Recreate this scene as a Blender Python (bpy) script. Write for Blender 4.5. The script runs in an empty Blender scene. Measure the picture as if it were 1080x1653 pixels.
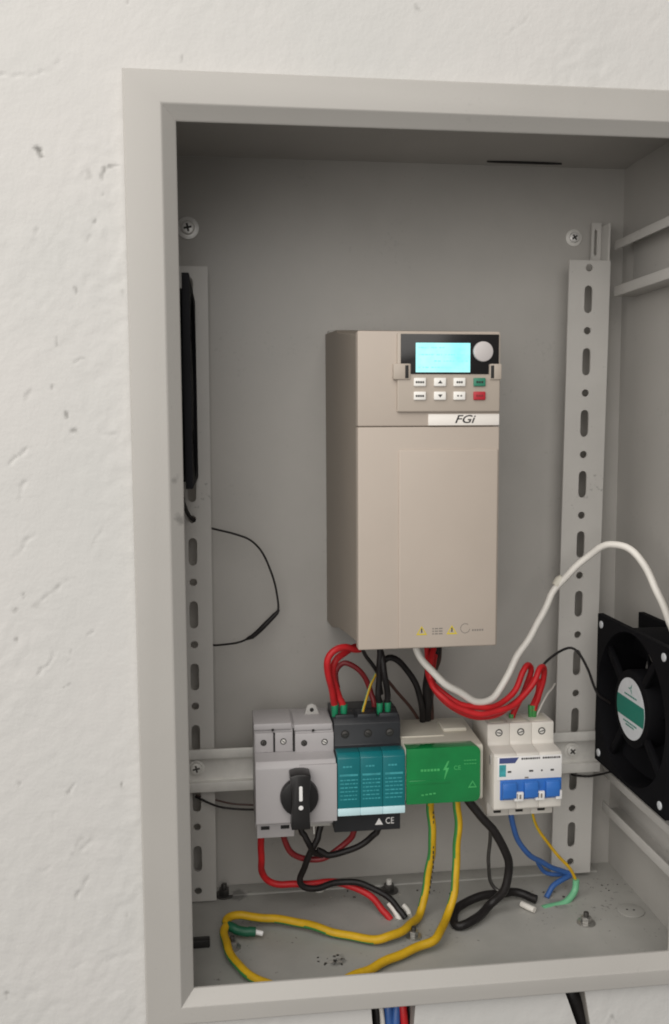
import bpy, bmesh, math, random
import numpy as np
from mathutils import Vector, Matrix

random.seed(4)
scene = bpy.context.scene
COL = scene.collection

# ---------------------------------------------------------------- frame of reference
# All sizes below are millimetres. Origin of the millimetre frame: top left corner of the
# cabinet face. X right, Y into the wall, Z up. LIFT puts the cabinet at its height on the wall.
MM = 0.001
LIFT = 1700.0


def W(p):
    return Vector((p[0] * MM, p[1] * MM, (p[2] + LIFT) * MM))


# ---------------------------------------------------------------- camera
CAM = np.array([55.44, -572.16, -210.48])
ROT = np.array([[0.992650957, 0.119901826, 0.016359386],
                [-0.120907437, 0.988320648, 0.092756070],
                [-0.005046697, -0.094052373, 0.995554460]])
FPX, PW, PH = 1480.63, 1080.0, 1653.0
cd = bpy.data.cameras.new('camera')
cam = bpy.data.objects.new('camera', cd)
COL.objects.link(cam)
cd.sensor_fit = 'VERTICAL'
cd.sensor_height = 24.0
cd.lens = FPX / PH * 24.0
cd.clip_start = 0.01
cd.clip_end = 50.0
m = Matrix.Identity(4)
for i in range(3):
    m[i][0] = ROT[i, 0]
    m[i][1] = ROT[i, 2]
    m[i][2] = -ROT[i, 1]
m.translation = W(CAM)
cam.matrix_world = m
cd.dof.use_dof = True
cd.dof.focus_distance = 0.66
cd.dof.aperture_fstop = 9.0
scene.camera = cam

# ---------------------------------------------------------------- light of the room
world = bpy.data.worlds.new('World')
scene.world = world
world.use_nodes = True
bg = world.node_tree.nodes['Background']
bg.inputs['Color'].default_value = (1.0, 0.975, 0.94, 1)
bg.inputs['Strength'].default_value = 0.24


def area(name, loc, target, size, power, color):
    ld = bpy.data.lights.new(name, 'AREA')
    ld.shape = 'DISK'
    ld.size = size
    ld.energy = power
    ld.color = color
    o = bpy.data.objects.new(name, ld)
    COL.objects.link(o)
    o.location = W(loc)
    d = W(target) - W(loc)
    o.rotation_euler = d.to_track_quat('-Z', 'Y').to_euler()
    return o


area('room_light', (-520, -1050, 500), (190, 100, -250), 2.7, 43.5, (1.0, 0.965, 0.92))

scene.view_settings.view_transform = 'Standard'
scene.view_settings.look = 'None'
scene.view_settings.exposure = 0.0
scene.view_settings.gamma = 1.0
scene.cycles.use_denoising = True
scene.cycles.max_bounces = 10
scene.cycles.diffuse_bounces = 6
scene.cycles.filter_width = 1.9


def at(u, v, y):
    """The point at depth y (mm) that a survey sighting (u, v) of the photograph meets."""
    d = ROT @ np.array([(u - PW / 2) / FPX, 1.0, -(v - PH / 2) / FPX])
    t = (y - CAM[1]) / d[1]
    return tuple(CAM + t * d)


FLOOR = -597.5


def fl(u, v, h=3.0):
    """The same for a point h mm above the cabinet floor."""
    d = ROT @ np.array([(u - PW / 2) / FPX, 1.0, -(v - PH / 2) / FPX])
    t = (FLOOR + h - CAM[2]) / d[2]
    return tuple(CAM + t * d)


# ---------------------------------------------------------------- materials
def lin(h):
    h = h.lstrip('#')
    r = []
    for i in (0, 2, 4):
        c = int(h[i:i + 2], 16) / 255
        r.append(c / 12.92 if c <= .04045 else ((c + .055) / 1.055) ** 2.4)
    return tuple(r)


def mat(name, col, rough=.5, metal=0.0, var=.06, vscale=30., bump=0.0, bscale=900., spec=.5,
        trans=0.0, emis=None, estr=0.0, spots=(), speck=0.0, coat=0.0):
    if isinstance(col, str):
        col = lin(col)
    mt = bpy.data.materials.new(name)
    mt.use_nodes = True
    nt = mt.node_tree
    N, L = nt.nodes, nt.links
    b = N['Principled BSDF']
    b.inputs['Roughness'].default_value = rough
    b.inputs['Metallic'].default_value = metal
    b.inputs['Specular IOR Level'].default_value = spec
    b.inputs['Transmission Weight'].default_value = trans
    b.inputs['Coat Weight'].default_value = coat
    tc = N.new('ShaderNodeTexCoord')
    ns = N.new('ShaderNodeTexNoise')
    ns.inputs['Scale'].default_value = vscale
    ns.inputs['Detail'].default_value = 6
    ns.inputs['Roughness'].default_value = .62
    L.new(tc.outputs['Object'], ns.inputs['Vector'])
    mr = N.new('ShaderNodeMapRange')
    mr.inputs['From Min'].default_value = .3
    mr.inputs['From Max'].default_value = .7
    mr.inputs['To Min'].default_value = 1 - var
    mr.inputs['To Max'].default_value = 1 + var
    L.new(ns.outputs['Fac'], mr.inputs['Value'])
    mul = N.new('ShaderNodeVectorMath')
    mul.operation = 'SCALE'
    mul.inputs[0].default_value = col
    L.new(mr.outputs['Result'], mul.inputs['Scale'])
    out = mul.outputs['Vector']
    if speck:
        n2 = N.new('ShaderNodeTexNoise')
        n2.inputs['Scale'].default_value = 330.
        n2.inputs['Detail'].default_value = 3
        L.new(tc.outputs['Object'], n2.inputs['Vector'])
        n3 = N.new('ShaderNodeTexNoise')
        n3.inputs['Scale'].default_value = 26.
        L.new(tc.outputs['Object'], n3.inputs['Vector'])
        ad = N.new('ShaderNodeMath')
        ad.operation = 'MULTIPLY_ADD'
        ad.inputs[1].default_value = .55
        L.new(n3.outputs['Fac'], ad.inputs[0])
        L.new(n2.outputs['Fac'], ad.inputs[2])
        m2 = N.new('ShaderNodeMapRange')
        m2.inputs['From Min'].default_value = .98
        m2.inputs['From Max'].default_value = 1.06
        m2.inputs['To Min'].default_value = 1.0
        m2.inputs['To Max'].default_value = 1.0 - speck
        L.new(ad.outputs[0], m2.inputs['Value'])
        mm = N.new('ShaderNodeVectorMath')
        mm.operation = 'SCALE'
        L.new(out, mm.inputs[0])
        L.new(m2.outputs['Result'], mm.inputs['Scale'])
        out = mm.outputs['Vector']
    for (sx, sy, sz, rad, dark) in spots:      # grease smudges left by fingers, in the thing's own frame
        ds = N.new('ShaderNodeVectorMath')
        ds.operation = 'DISTANCE'
        ds.inputs[1].default_value = (sx * MM, sy * MM, sz * MM)
        L.new(tc.outputs['Object'], ds.inputs[0])
        n4 = N.new('ShaderNodeTexNoise')
        n4.inputs['Scale'].default_value = 180.
        n4.inputs['Detail'].default_value = 4
        L.new(tc.outputs['Object'], n4.inputs['Vector'])
        m4 = N.new('ShaderNodeMath')
        m4.operation = 'MULTIPLY_ADD'
        m4.inputs[1].default_value = -rad * MM * 2.6
        L.new(n4.outputs['Fac'], m4.inputs[0])
        L.new(ds.outputs['Value'], m4.inputs[2])
        m3 = N.new('ShaderNodeMapRange')
        m3.inputs['From Min'].default_value = -rad * MM * .75
        m3.inputs['From Max'].default_value = -rad * MM * .15
        m3.inputs['To Min'].default_value = 1 - dark
        m3.inputs['To Max'].default_value = 1.0
        L.new(m4.outputs[0], m3.inputs['Value'])
        mm = N.new('ShaderNodeVectorMath')
        mm.operation = 'SCALE'
        L.new(out, mm.inputs[0])
        L.new(m3.outputs['Result'], mm.inputs['Scale'])
        out = mm.outputs['Vector']
    L.new(out, b.inputs['Base Color'])
    rr = N.new('ShaderNodeMapRange')
    rr.inputs['To Min'].default_value = max(.03, rough - .1)
    rr.inputs['To Max'].default_value = min(1, rough + .1)
    L.new(ns.outputs['Fac'], rr.inputs['Value'])
    L.new(rr.outputs['Result'], b.inputs['Roughness'])
    if bump:
        nb = N.new('ShaderNodeTexNoise')
        nb.inputs['Scale'].default_value = bscale
        nb.inputs['Detail'].default_value = 3
        L.new(tc.outputs['Object'], nb.inputs['Vector'])
        bp = N.new('ShaderNodeBump')
        bp.inputs['Strength'].default_value = bump
        bp.inputs['Distance'].default_value = .0006
        L.new(nb.outputs['Fac'], bp.inputs['Height'])
        L.new(bp.outputs['Normal'], b.inputs['Normal'])
    if emis:
        er = N.new('ShaderNodeValToRGB')
        er.color_ramp.elements[0].position = .3
        er.color_ramp.elements[0].color = (*emis, 1)
        er.color_ramp.elements[1].position = .75
        er.color_ramp.elements[1].color = (emis[0] * 2.2, 1, 1, 1)
        L.new(ns.outputs['Fac'], er.inputs['Fac'])
        L.new(er.outputs['Color'], b.inputs['Emission Color'])
        b.inputs['Emission Strength'].default_value = estr
    return mt


GREY = (.405, .390, .366)
MT = {
    'mortar': mat('raw_mortar', (.30, .28, .25), .9, var=.2, vscale=40, bump=.5, bscale=300),
    'paint': mat('cabinet_paint', GREY, .42, var=.06, vscale=11, bump=.10, bscale=700, speck=.08),
    'paint_frame': mat('frame_paint', GREY, .40, var=.03, vscale=9, bump=.10, bscale=700, speck=.06,
                       spots=((25.5, 4, -243, 3, .3), (27.5, 6, -268, 4.5, .35))),
    'paint_floor': mat('floor_paint', (.36, .353, .33), 45e-2, var=.13, vscale=16, bump=.12, bscale=600, speck=.5,
                       spots=((188, 152, -597, 7, .5), (132, 55, -597, 6, .5), (62, 158, -597, 8, .5), (320, 112, -597, 8, .25))),
    'rail': mat('rail_paint', (.49, .475, .45), .38, var=.04, vscale=20, bump=.06, speck=.3),
    'zinc': mat('zinc_steel', (.70, .685, .65), .45, .15, var=.10, vscale=60, bump=.05),
    'screw': mat('screw_steel', (.42, .41, .39), .34, .8, var=.15, vscale=200),
    'bright_screw': mat('bright_screw', (.74, .73, .71), .38, .35, var=.1, vscale=200),
    'dark_steel': mat('dark_steel', (.10, .095, .09), .4, .7, var=.2, vscale=150),
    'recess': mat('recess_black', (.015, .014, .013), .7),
    'beige': mat('drive_plastic', (.432, .372, .318), .48, var=.035, vscale=12, bump=.08, bscale=1500),
    'beige2': mat('drive_plastic_keypad', (.415, .36, .305), .46, var=.025, vscale=12, bump=.08, bscale=1500),
    'chassis': mat('drive_chassis', (.27, .23, .19), .5, var=.07, vscale=25, bump=.08),
    'black': mat('black_plastic', (.012, .011, .011), .38, var=.2, vscale=40, bump=.06),
    'fan_black': mat('fan_black', (.005, .005, .006), .7, var=.25, vscale=30, bump=.08, spec=.08),
    'black_gloss': mat('black_panel', (.008, .007, .007), .25, var=.1),
    'lcd': mat('lcd_backlight', (.05, .2, .2), .25, var=.1, vscale=45, emis=(.27, .90, .92), estr=.97),
    'knob_grey': mat('grey_knob', (.50, .47, .46), .4, var=.04),
    'white_key': mat('white_key', (.82, .80, .76), .4, var=.03),
    'green_key': mat('green_key', (.03, .20, .125), .4),
    'red_key': mat('red_key', (.42, .018, .03), .4),
    'ink': mat('black_ink', (.03, .028, .028), .6),
    'ink_grey': mat('grey_ink', (.20, .18, .16), .6),
    'ink_yellow': mat('yellow_ink', (.56, .44, .03), .55),
    'plate': mat('name_plate_white', (.80, .76, .71), .4, var=.02),
    'iso_grey': mat('isolator_plastic', (.46, .44, .445), .45, var=.03, vscale=20, bump=.06),
    'iso_grey2': mat('isolator_clip', (.42, .41, .39), .5, var=.05),
    'white_mark': mat('white_mark', (.85, .84, .83), .4, var=.02),
    'spd_black': mat('protector_base', (.022, .024, .028), .45, var=.15, bump=.06),
    'teal': mat('teal_plastic', (.004, .155, .175), .36, var=.06, vscale=25, bump=.04),
    'teal_print': mat('teal_print', (.05, .33, .36), .45, var=.25, vscale=200),
    'pale_blue': mat('pale_blue_bar', (.58, .80, .85), .35, var=.03),
    'green': mat('green_cover', (.002, .235, .055), .16, var=.16, vscale=30, trans=.15, coat=.7),
    'green_print': mat('green_print', (.06, .40, .12), .45, var=.15, vscale=200),
    'cream': mat('cream_plastic', (.60, .57, .49), .45, var=.04, vscale=25, bump=.05),
    'mcb_white': mat('breaker_plastic', (.66, .63, .58), .42, var=.03, vscale=25, bump=.05),
    'mcb_face': mat('breaker_face', (.78, .77, .76), .38, var=.02),
    'blue': mat('blue_toggle', (.03, .15, .50), .38, var=.05),
    'navy': mat('navy_print', (.06, .08, .22), .5, var=.1),
    'w_red': mat('red_insulation', (.50, .016, .02), .45, var=.16, vscale=90, bump=.12, bscale=500, spec=.35),
    'w_darkred': mat('dark_red_insulation', (.22, .018, .022), .42, var=.12, vscale=60),
    'w_brown': mat('brown_insulation', (.07, .032, .025), .45, var=.15, vscale=60),
    'w_black': mat('black_insulation', (.014, .012, .012), .46, var=.35, vscale=90, bump=.15, bscale=500, spec=.3),
    'w_white': mat('white_insulation', (.74, .71, .66), .42, var=.05, vscale=60),
    'w_yellow': mat('yellow_insulation', (.58, .35, .012), .46, var=.16, vscale=80, bump=.12, bscale=500, spec=.35),
    'w_green': mat('green_insulation', (.045, .24, .06), .4, var=.10, vscale=50),
    'w_mint': mat('mint_insulation', (.16, .45, .25), .4, var=.08, vscale=50),
    'w_blue': mat('blue_insulation', (.04, .12, .36), .4, var=.1, vscale=60),
    'ferrule': mat('green_ferrule', (.01, .22, .10), .4, var=.08),
    'lug_green': mat('lug_sleeve', (.008, .10, .05), .45, var=.1),
    'lcd_row': mat('lcd_row', (.05, .2, .2), .3, var=.1, vscale=200, emis=(.20, .72, .76), estr=.95),
    'copper': mat('copper', (.70, .32, .16), .35, .9),
    'label_silver': mat('silver_label', (.58, .60, .62), .4, .1, var=.06, vscale=100),
    'label_green': mat('label_green', (.006, .16, .115), .45, var=.06),
}


# ---------------------------------------------------------------- mesh helpers
class MB:
    """Collects shapes (mm, cabinet frame) into one mesh object."""

    def __init__(self):
        self.v, self.f, self.mi = [], [], []

    def add(self, bm, mi=0, M4=None):
        bm.verts.ensure_lookup_table()
        o = len(self.v)
        idx = {}
        for i, x in enumerate(bm.verts):
            idx[x] = i
            self.v.append(tuple(M4 @ x.co) if M4 else tuple(x.co))
        for f in bm.faces:
            self.f.append([o + idx[x] for x in f.verts])
            self.mi.append(mi)
        bm.free()
        return self

    def raw(self, v, f, mi=0, M4=None):
        bm = bmesh.new()
        vs = [bm.verts.new(p) for p in v]
        for q in f:
            try:
                bm.faces.new([vs[i] for i in q])
            except ValueError:
                pass
        bmesh.ops.recalc_face_normals(bm, faces=bm.faces[:])
        return self.add(bm, mi, M4)

    def box(self, x0, x1, y0, y1, z0, z1, b=0.0, mi=0, M4=None, seg=2):
        bm = bmesh.new()
        bmesh.ops.create_cube(bm, size=1)
        for q in bm.verts:
            q.co = Vector(((x0 + x1) / 2 + q.co.x * (x1 - x0), (y0 + y1) / 2 + q.co.y * (y1 - y0), (z0 + z1) / 2 + q.co.z * (z1 - z0)))
        if b:
            bmesh.ops.bevel(bm, geom=bm.edges[:], offset=b, segments=seg, profile=.5, affect='EDGES', clamp_overlap=True)
        return self.add(bm, mi, M4)

    def prism(self, axis, a0, a1, prof, b=0.0, mi=0, M4=None, seg=2):
        """prof is a 2D outline; axis 'x': (y,z), 'y': (x,z), 'z': (x,y)."""
        def p3(a, q):
            return {'x': (a, q[0], q[1]), 'y': (q[0], a, q[1]), 'z': (q[0], q[1], a)}[axis]
        bm = bmesh.new()
        A = [bm.verts.new(p3(a0, q)) for q in prof]
        B = [bm.verts.new(p3(a1, q)) for q in prof]
        n = len(prof)
        bm.faces.new(A)
        bm.faces.new(B[::-1])
        for i in range(n):
            bm.faces.new((A[i], B[i], B[(i + 1) % n], A[(i + 1) % n]))
        bmesh.ops.recalc_face_normals(bm, faces=bm.faces[:])
        if b:
            bmesh.ops.bevel(bm, geom=bm.edges[:], offset=b, segments=seg, profile=.5, affect='EDGES', clamp_overlap=True)
        return self.add(bm, mi, M4)

    def cyl(self, c, axis, r, h, n=24, r2=None, b=0.0, mi=0, M4=None):
        """Starts at c and runs h along axis."""
        bm = bmesh.new()
        bmesh.ops.create_cone(bm, cap_ends=True, segments=n, radius1=r, radius2=r if r2 is None else r2, depth=h)
        bmesh.ops.translate(bm, verts=bm.verts[:], vec=(0, 0, h / 2))
        if b:
            es = [e for e in bm.edges if len([f for f in e.link_faces if len(f.verts) > 4]) == 1]
            bmesh.ops.bevel(bm, geom=es, offset=b, segments=2, profile=.5, affect='EDGES', clamp_overlap=True)
        q = Vector((0, 0, 1)).rotation_difference(Vector(axis).normalized()).to_matrix().to_4x4()
        q.translation = Vector(c)
        return self.add(bm, mi, (M4 @ q) if M4 else q)

    def holed(self, x0, x1, z0, z1, y0, y1, cx, cz, w, h, mi=0, M4=None, n=44):
        """A plate in the XZ plane from y0 to y1 with one round-ended hole of w x h at (cx, cz)."""
        angs = [2 * math.pi * i / n for i in range(n)]
        for qx, qz in ((x0, z0), (x1, z0), (x0, z1), (x1, z1)):
            angs.append(math.atan2(qz - cz, qx - cx) % (2 * math.pi))
        angs = sorted(set(round(a, 6) for a in angs))
        inner, outer = [], []
        r = w / 2
        s = max(0, h / 2 - r)
        for a in angs:
            dx, dz = math.cos(a), math.sin(a)
            t = 1e9
            if abs(dx) > 1e-9:
                t = min(t, ((x1 if dx > 0 else x0) - cx) / dx)
            if abs(dz) > 1e-9:
                t = min(t, ((z1 if dz > 0 else z0) - cz) / dz)
            outer.append((cx + t * dx, cz + t * dz))
            k = None
            if abs(dx) > 1e-9:
                k = r / abs(dx)
                if abs(k * dz) > s:
                    k = None
            if k is None:
                sg = 1 if dz > 0 else -1
                bq = dz * sg * s
                k = bq + math.sqrt(max(0, bq * bq - (s * s - r * r)))
            inner.append((cx + k * dx, cz + k * dz))
        nn = len(angs)
        v = [(p[0], y0, p[1]) for p in outer] + [(p[0], y0, p[1]) for p in inner] + \
            [(p[0], y1, p[1]) for p in outer] + [(p[0], y1, p[1]) for p in inner]
        f = []
        for i in range(nn):
            j = (i + 1) % nn
            f += [(i, j, nn + j, nn + i), (2 * nn + j, 2 * nn + i, 3 * nn + i, 3 * nn + j),
                  (nn + i, nn + j, 3 * nn + j, 3 * nn + i), (j, i, 2 * nn + i, 2 * nn + j)]
        return self.raw(v, f, mi, M4)

    def tube(self, pts, r, n=12, step=6, stripe=None, twist=0.0, caps=True, rr=None):
        """Smooth round cable through pts. stripe=(first, count) gives that share of the sides material 1."""
        P = [Vector(p) for p in pts]
        E = [P[0] * 2 - P[1]] + P + [P[-1] * 2 - P[-2]]
        S, R = [], []
        for i in range(1, len(E) - 2):
            p0, p1, p2, p3 = E[i - 1], E[i], E[i + 1], E[i + 2]
            k = max(3, min(24, int((p2 - p1).length / 2.5)))
            for j in range(k):
                t = j / k
                S.append(.5 * ((2 * p1) + (p2 - p0) * t + (2 * p0 - 5 * p1 + 4 * p2 - p3) * t * t + (3 * p1 - p0 - 3 * p2 + p3) * t ** 3))
                if rr:
                    R.append(rr[i - 1] + (rr[i] - rr[i - 1]) * t)
        S.append(P[-1])
        if len(S) > 8:                      # insulation is never perfectly straight
            ph = [random.uniform(0, 6.28) for _ in range(6)]
            am = min(.55, .22 * r)
            for i in range(3, len(S) - 3):
                d_ = i * 2.5
                S[i] = S[i] + Vector((math.sin(d_ / 9 + ph[0]) + .6 * math.sin(d_ / 4.1 + ph[1]), math.sin(d_ / 8 + ph[2]) + .6 * math.sin(d_ / 4.7 + ph[3]),
                                      math.sin(d_ / 10 + ph[4]) + .6 * math.sin(d_ / 4.4 + ph[5]))) * am
        if rr:
            R.append(rr[-1])
        else:
            R = [r] * len(S)
        o = len(self.v)
        T = [(S[min(i + 1, len(S) - 1)] - S[max(i - 1, 0)]).normalized() for i in range(len(S))]
        N = T[0].orthogonal().normalized()
        for i, (s, t) in enumerate(zip(S, T)):
            N = (N - t * N.dot(t)).normalized()
            B = t.cross(N)
            for k in range(n):
                a = 2 * math.pi * k / n + twist * i
                self.v.append(tuple(s + (N * math.cos(a) + B * math.sin(a)) * R[i]))
        for i in range(len(S) - 1):
            for k in range(n):
                k2 = (k + 1) % n
                self.f.append([o + i * n + k, o + i * n + k2, o + (i + 1) * n + k2, o + (i + 1) * n + k])
                if stripe and len(stripe) == 4:
                    c_ = Vector(self.v[o + i * n + k]) + Vector(self.v[o + i * n + k2]) - 2 * S[i]
                    self.mi.append(1 if c_.normalized().dot(Vector(stripe[:3]).normalized()) > stripe[3] else 0)
                else:
                    self.mi.append(1 if stripe and stripe[0] <= k < stripe[0] + stripe[1] else 0)
        if caps:
            self.f.append([o + k for k in range(n)][::-1])
            self.mi.append(0)
            self.f.append([o + (len(S) - 1) * n + k for k in range(n)])
            self.mi.append(0)
        return self

    def text(self, s, size, x, y, z, depth=.12, shear=0.0, mi=0, sx=1.0, weight=0.0, M4=None):
        cu = bpy.data.curves.new('t', 'FONT')
        cu.body = s
        cu.size = size
        cu.align_x = 'CENTER'
        cu.align_y = 'CENTER'
        cu.extrude = depth / 2
        cu.shear = shear
        cu.offset = weight
        cu.resolution_u = 3
        ob = bpy.data.objects.new('t', cu)
        COL.objects.link(ob)
        bpy.context.view_layer.update()
        me = bpy.data.meshes.new_from_object(ob.evaluated_get(bpy.context.evaluated_depsgraph_get()))
        bm = bmesh.new()
        bm.from_mesh(me)
        for q in bm.verts:
            q.co = Vector((x + q.co.x * sx, y - q.co.z, z + q.co.y))
        bpy.data.objects.remove(ob)
        bpy.data.curves.remove(cu)
        bpy.data.meshes.remove(me)
        return self.add(bm, mi, M4)

    def build(self, name, mats, parent=None, angle=38, origin=None):
        if isinstance(mats, str):
            mats = [mats]
        org = Vector((0, 0, 0))
        if parent is not None:
            org = ORG[parent.name]
        else:
            a = np.array(self.v)
            lo, hi = a.min(0), a.max(0)
            org = Vector(((lo[0] + hi[0]) / 2, (lo[1] + hi[1]) / 2, lo[2])) if origin is None else Vector(origin)
        me = bpy.data.meshes.new(name)
        me.from_pydata([tuple((Vector(p) - org) * MM) for p in self.v], [], self.f)
        for k in mats:
            me.materials.append(MT[k])
        for p_, i in zip(me.polygons, self.mi):
            p_.material_index = i
            p_.use_smooth = True
        me.update()
        me.set_sharp_from_angle(angle=math.radians(angle))
        o = bpy.data.objects.new(name, me)
        COL.objects.link(o)
        if parent is not None:
            o.parent = parent
        else:
            o.location = W(org)
        ORG[o.name] = org
        return o


ORG = {}


def tag(o, label, cat, group=None):
    o['label'] = label
    o['category'] = cat
    if group:
        o['group'] = group
    return o


def thing(name, label, cat, loc, group=None):
    o = bpy.data.objects.new(name, None)
    COL.objects.link(o)
    o.location = W(loc)
    o.empty_display_size = .02
    ORG[o.name] = Vector(loc)
    return tag(o, label, cat, group)


def again(o, parent, d):
    """A copy of part o (and its own pieces) moved by d mm, sharing the mesh."""
    c = o.copy()
    COL.objects.link(c)
    c.parent = parent
    c.location = Vector(o.location) + Vector(d) * MM
    for ch in list(o.children):
        k = ch.copy()
        COL.objects.link(k)
        k.parent = c
    ORG[c.name] = ORG[parent.name]
    return c


# ================================================================ THE WALL
def make_wall():
    xs = np.concatenate([np.linspace(-1500, -150, 28)[:-1], np.arange(-150, 470, 1.25), np.linspace(470, 1900, 28)])
    zs = np.concatenate([np.linspace(-1700, -760, 22)[:-1], np.arange(-760, 105, 1.25), np.linspace(105, 1100, 22)])
    X, Z = np.meshgrid(xs, zs)
    rng = np.random.default_rng(11)

    def vnoise(x, z, sc):
        gx, gz = x / sc + 500, z / sc + 500
        ix, iz = np.floor(gx).astype(int), np.floor(gz).astype(int)
        fx, fz = gx - ix, gz - iz
        fx, fz = fx * fx * (3 - 2 * fx), fz * fz * (3 - 2 * fz)
        tab = rng.random((256, 256))
        g = lambda a, b: tab[a % 256, b % 256]
        return (g(ix, iz) * (1 - fx) + g(ix + 1, iz) * fx) * (1 - fz) + (g(ix, iz + 1) * (1 - fx) + g(ix + 1, iz + 1) * fx) * fz - .5
    # plaster: broad waves, trowel drags that run up to the right, small lumps
    A = math.radians(52)
    WX, WZ = X + 14 * vnoise(X, Z, 55) + 4 * vnoise(X, Z, 14), Z + 14 * vnoise(X, Z, 60) + 4 * vnoise(X, Z, 13)
    U, V = WX * math.cos(A) + WZ * math.sin(A), -WX * math.sin(A) + WZ * math.cos(A)
    h = 1.0 * vnoise(X, Z, 120) + .45 * vnoise(X, Z, 45)
    tro = np.clip(vnoise(X, Z, 70) * 2.2 + .35 + np.clip((-40 - X) / 160, 0, .5) * (Z < -150), 0, 1)
    h += tro * (.34 * vnoise(U * .5, V, 8) + .22 * vnoise(U * .45 + 90, V, 4.2)) + .20 * vnoise(X, Z, 9) + .12 * vnoise(X, Z, 5) + .09 * vnoise(X, Z, 2.8) + tro * (.30 * abs(vnoise(WX, WZ, 6.5)) + .34 * abs(vnoise(WX, WZ, 12)) + .22 * vnoise(WX, WZ, 4))
    ridge = np.clip(vnoise(U * .4 + 33, V, 11) - .24, 0, 1)
    h -= ridge * .55 * tro
    YW = 9.0
    pit_dark = np.zeros_like(h)  # shade in pits and cracks painted into the plaster colour, with some stain

    def seg(p, q, w, d, k=1.0, rag=.8):
        a, b = np.array(p), np.array(q)
        ab = b - a
        t = np.clip(((GX - a[0]) * ab[0] + (GZ - a[1]) * ab[1]) / max(ab @ ab, 1e-6), 0, 1)
        ww = w * .5 * (1 + rag * 2 * NW)
        ds = np.hypot(GX - a[0] - t * ab[0], GZ - a[1] - t * ab[1]) / np.maximum(ww, .3)
        e = np.clip(1 - ds, 0, 1)
        return e * e * (3 - 2 * e) * d * np.clip(.75 + 2.2 * NV, .1, 1.4), np.clip(1.25 - ds, 0, 1) ** .7 * k * np.clip(.8 + 1.5 * NW, .2, 1.3)

    NW = vnoise(X, Z, 3.0)
    NV = vnoise(X, Z, 5.5)
    GX, GZ = X + 3.0 * vnoise(X, Z, 7) + 1.5 * vnoise(X, Z, 2.6), Z + 3.0 * vnoise(X, Z, 7) + 1.5 * vnoise(X, Z, 2.6)

    def px(u, v):
        q = at(u, v, YW)
        return (q[0], q[2])
    marks = [  # (from, to, half width, depth, darkening: stain and painted pit shade) of pits, cracks and trowel scratches
        ((59, 242), (62, 250), 2.4, 2.2, .55), ((171, 273), (163, 287), 1.8, 1.8, .45), ((193, 269), (177, 271), 1.2, 1.2, .5),
        ((165, 313), (165, 317), 2.2, 2.0, .55), ((160, 341), (151, 354), 2.0, 1.7, .4), ((147, 378), (142, 388), 1.8, 1.2, .15),
        ((144, 280), (142, 292), 2.2, .9, .18), ((62, 370), (50, 388), 3.0, 1.8, .12), ((123, 467), (124, 470), 2.0, 1.8, .4),
        ((198, 470), (199, 482), 1.5, 1.2, .3), ((205, 0), (207, 5), 2.0, 1.5, .4), ((291, 92), (289, 102), 1.3, 1.2, .5),
        ((0, 119), (55, 123), 2.6, 1.3, .05), ((55, 123), (95, 102), 2.6, 1.3, .05),
        ((92, 546), (90, 556), 1.8, 1.4, .35), ((131, 582), (122, 587), 1.8, 1.3, .3), ((83, 624), (84, 627), 1.6, 1.4, .3),
        ((107, 666), (107, 673), 2.0, 1.9, .6), ((117, 695), (123, 697), 1.9, 1.4, .4), ((165, 700), (186, 699), 1.8, 1.0, .12),
        ((52, 627), (42, 642), 2.2, 1.2, .12), ((16, 750), (47, 723), 2.6, 1.7, .08), ((40, 780), (30, 806), 2.6, 1.3, .06),
        ((54, 979), (93, 950), 2.4, 1.9, .15), ((93, 950), (118, 930), 2.0, 1.2, .08), ((24, 981), (24, 986), 1.8, 1.6, .4),
        ((38, 956), (39, 960), 1.7, 1.4, .35), ((152, 1018), (144, 1026), 2.0, 1.5, .25), ((118, 1054), (110, 1068), 2.0, 1.5, .22),
        ((25, 1029), (26, 1034), 1.9, 1.6, .35), ((107, 1104), (103, 1108), 1.8, 1.6, .45), ((197, 1270), (198, 1273), 1.8, 1.6, .45),
        ((29, 1264), (30, 1268), 1.9, 1.6, .3), ((118, 1270), (109, 1284), 1.9, 1.5, .2), ((92, 1312), (86, 1340), 2.2, 1.3, .05),
        ((131, 1350), (118, 1380), 2.2, 1.7, .15), ((142, 1412), (124, 1455), 2.2, 1.7, .12), ((205, 1472), (203, 1480), 2.0, 1.5, .4),
        ((13, 1605), (13, 1611), 2.0, 1.7, .35), ((60, 1404), (110, 1396), 2.2, 1.0, .05), ((110, 1396), (150, 1350), 2.2, 1.0, .05),
        ((672, 8), (676, 16), 1.8, 1.0, .3), ((815, 60), (850, 30), 2.2, .8, .05), ((980, 1640), (986, 1653), 1.8, 1.2, .3),
        ((60, 1090), (95, 1050), 2.4, 1.2, .05), ((20, 900), (60, 862), 2.4, 1.2, .05), ((150, 880), (170, 850), 2.0, .8, .04),
    ]
    for a, b, w, d, k in marks:
        e, s = seg(px(*a), px(*b), w, d, k)
        h -= e * .55
        pit_dark = np.maximum(pit_dark, s)
    Y = YW - h
    hole = np.zeros((len(zs) - 1, len(xs) - 1), bool)
    for tl, tr, bl, br in CHASES:
        rows = np.where((zs > bl[1] - .7) & (zs < -597))[0]
        Z[rows[0], :] = bl[1]
        il, ir = np.argmin(abs(xs - tl[0])), np.argmin(abs(xs - tr[0]))
        for r in rows:
            t = (zs[r] - tl[1]) / (bl[1] - tl[1])
            xl, xr = tl[0] + (bl[0] - tl[0]) * t, tr[0] + (br[0] - tr[0]) * t
            X[r] = np.interp(X[r], [X[r, 0], xs[il] - 50, xs[il], xs[ir], xs[ir] + 50, X[r, -1]], [X[r, 0], xs[il] - 50, xl, xr, xs[ir] + 50, X[r, -1]])
        hole[rows[0]:rows[-1], il:ir] = True
    n, mz = len(xs), len(zs)
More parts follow.
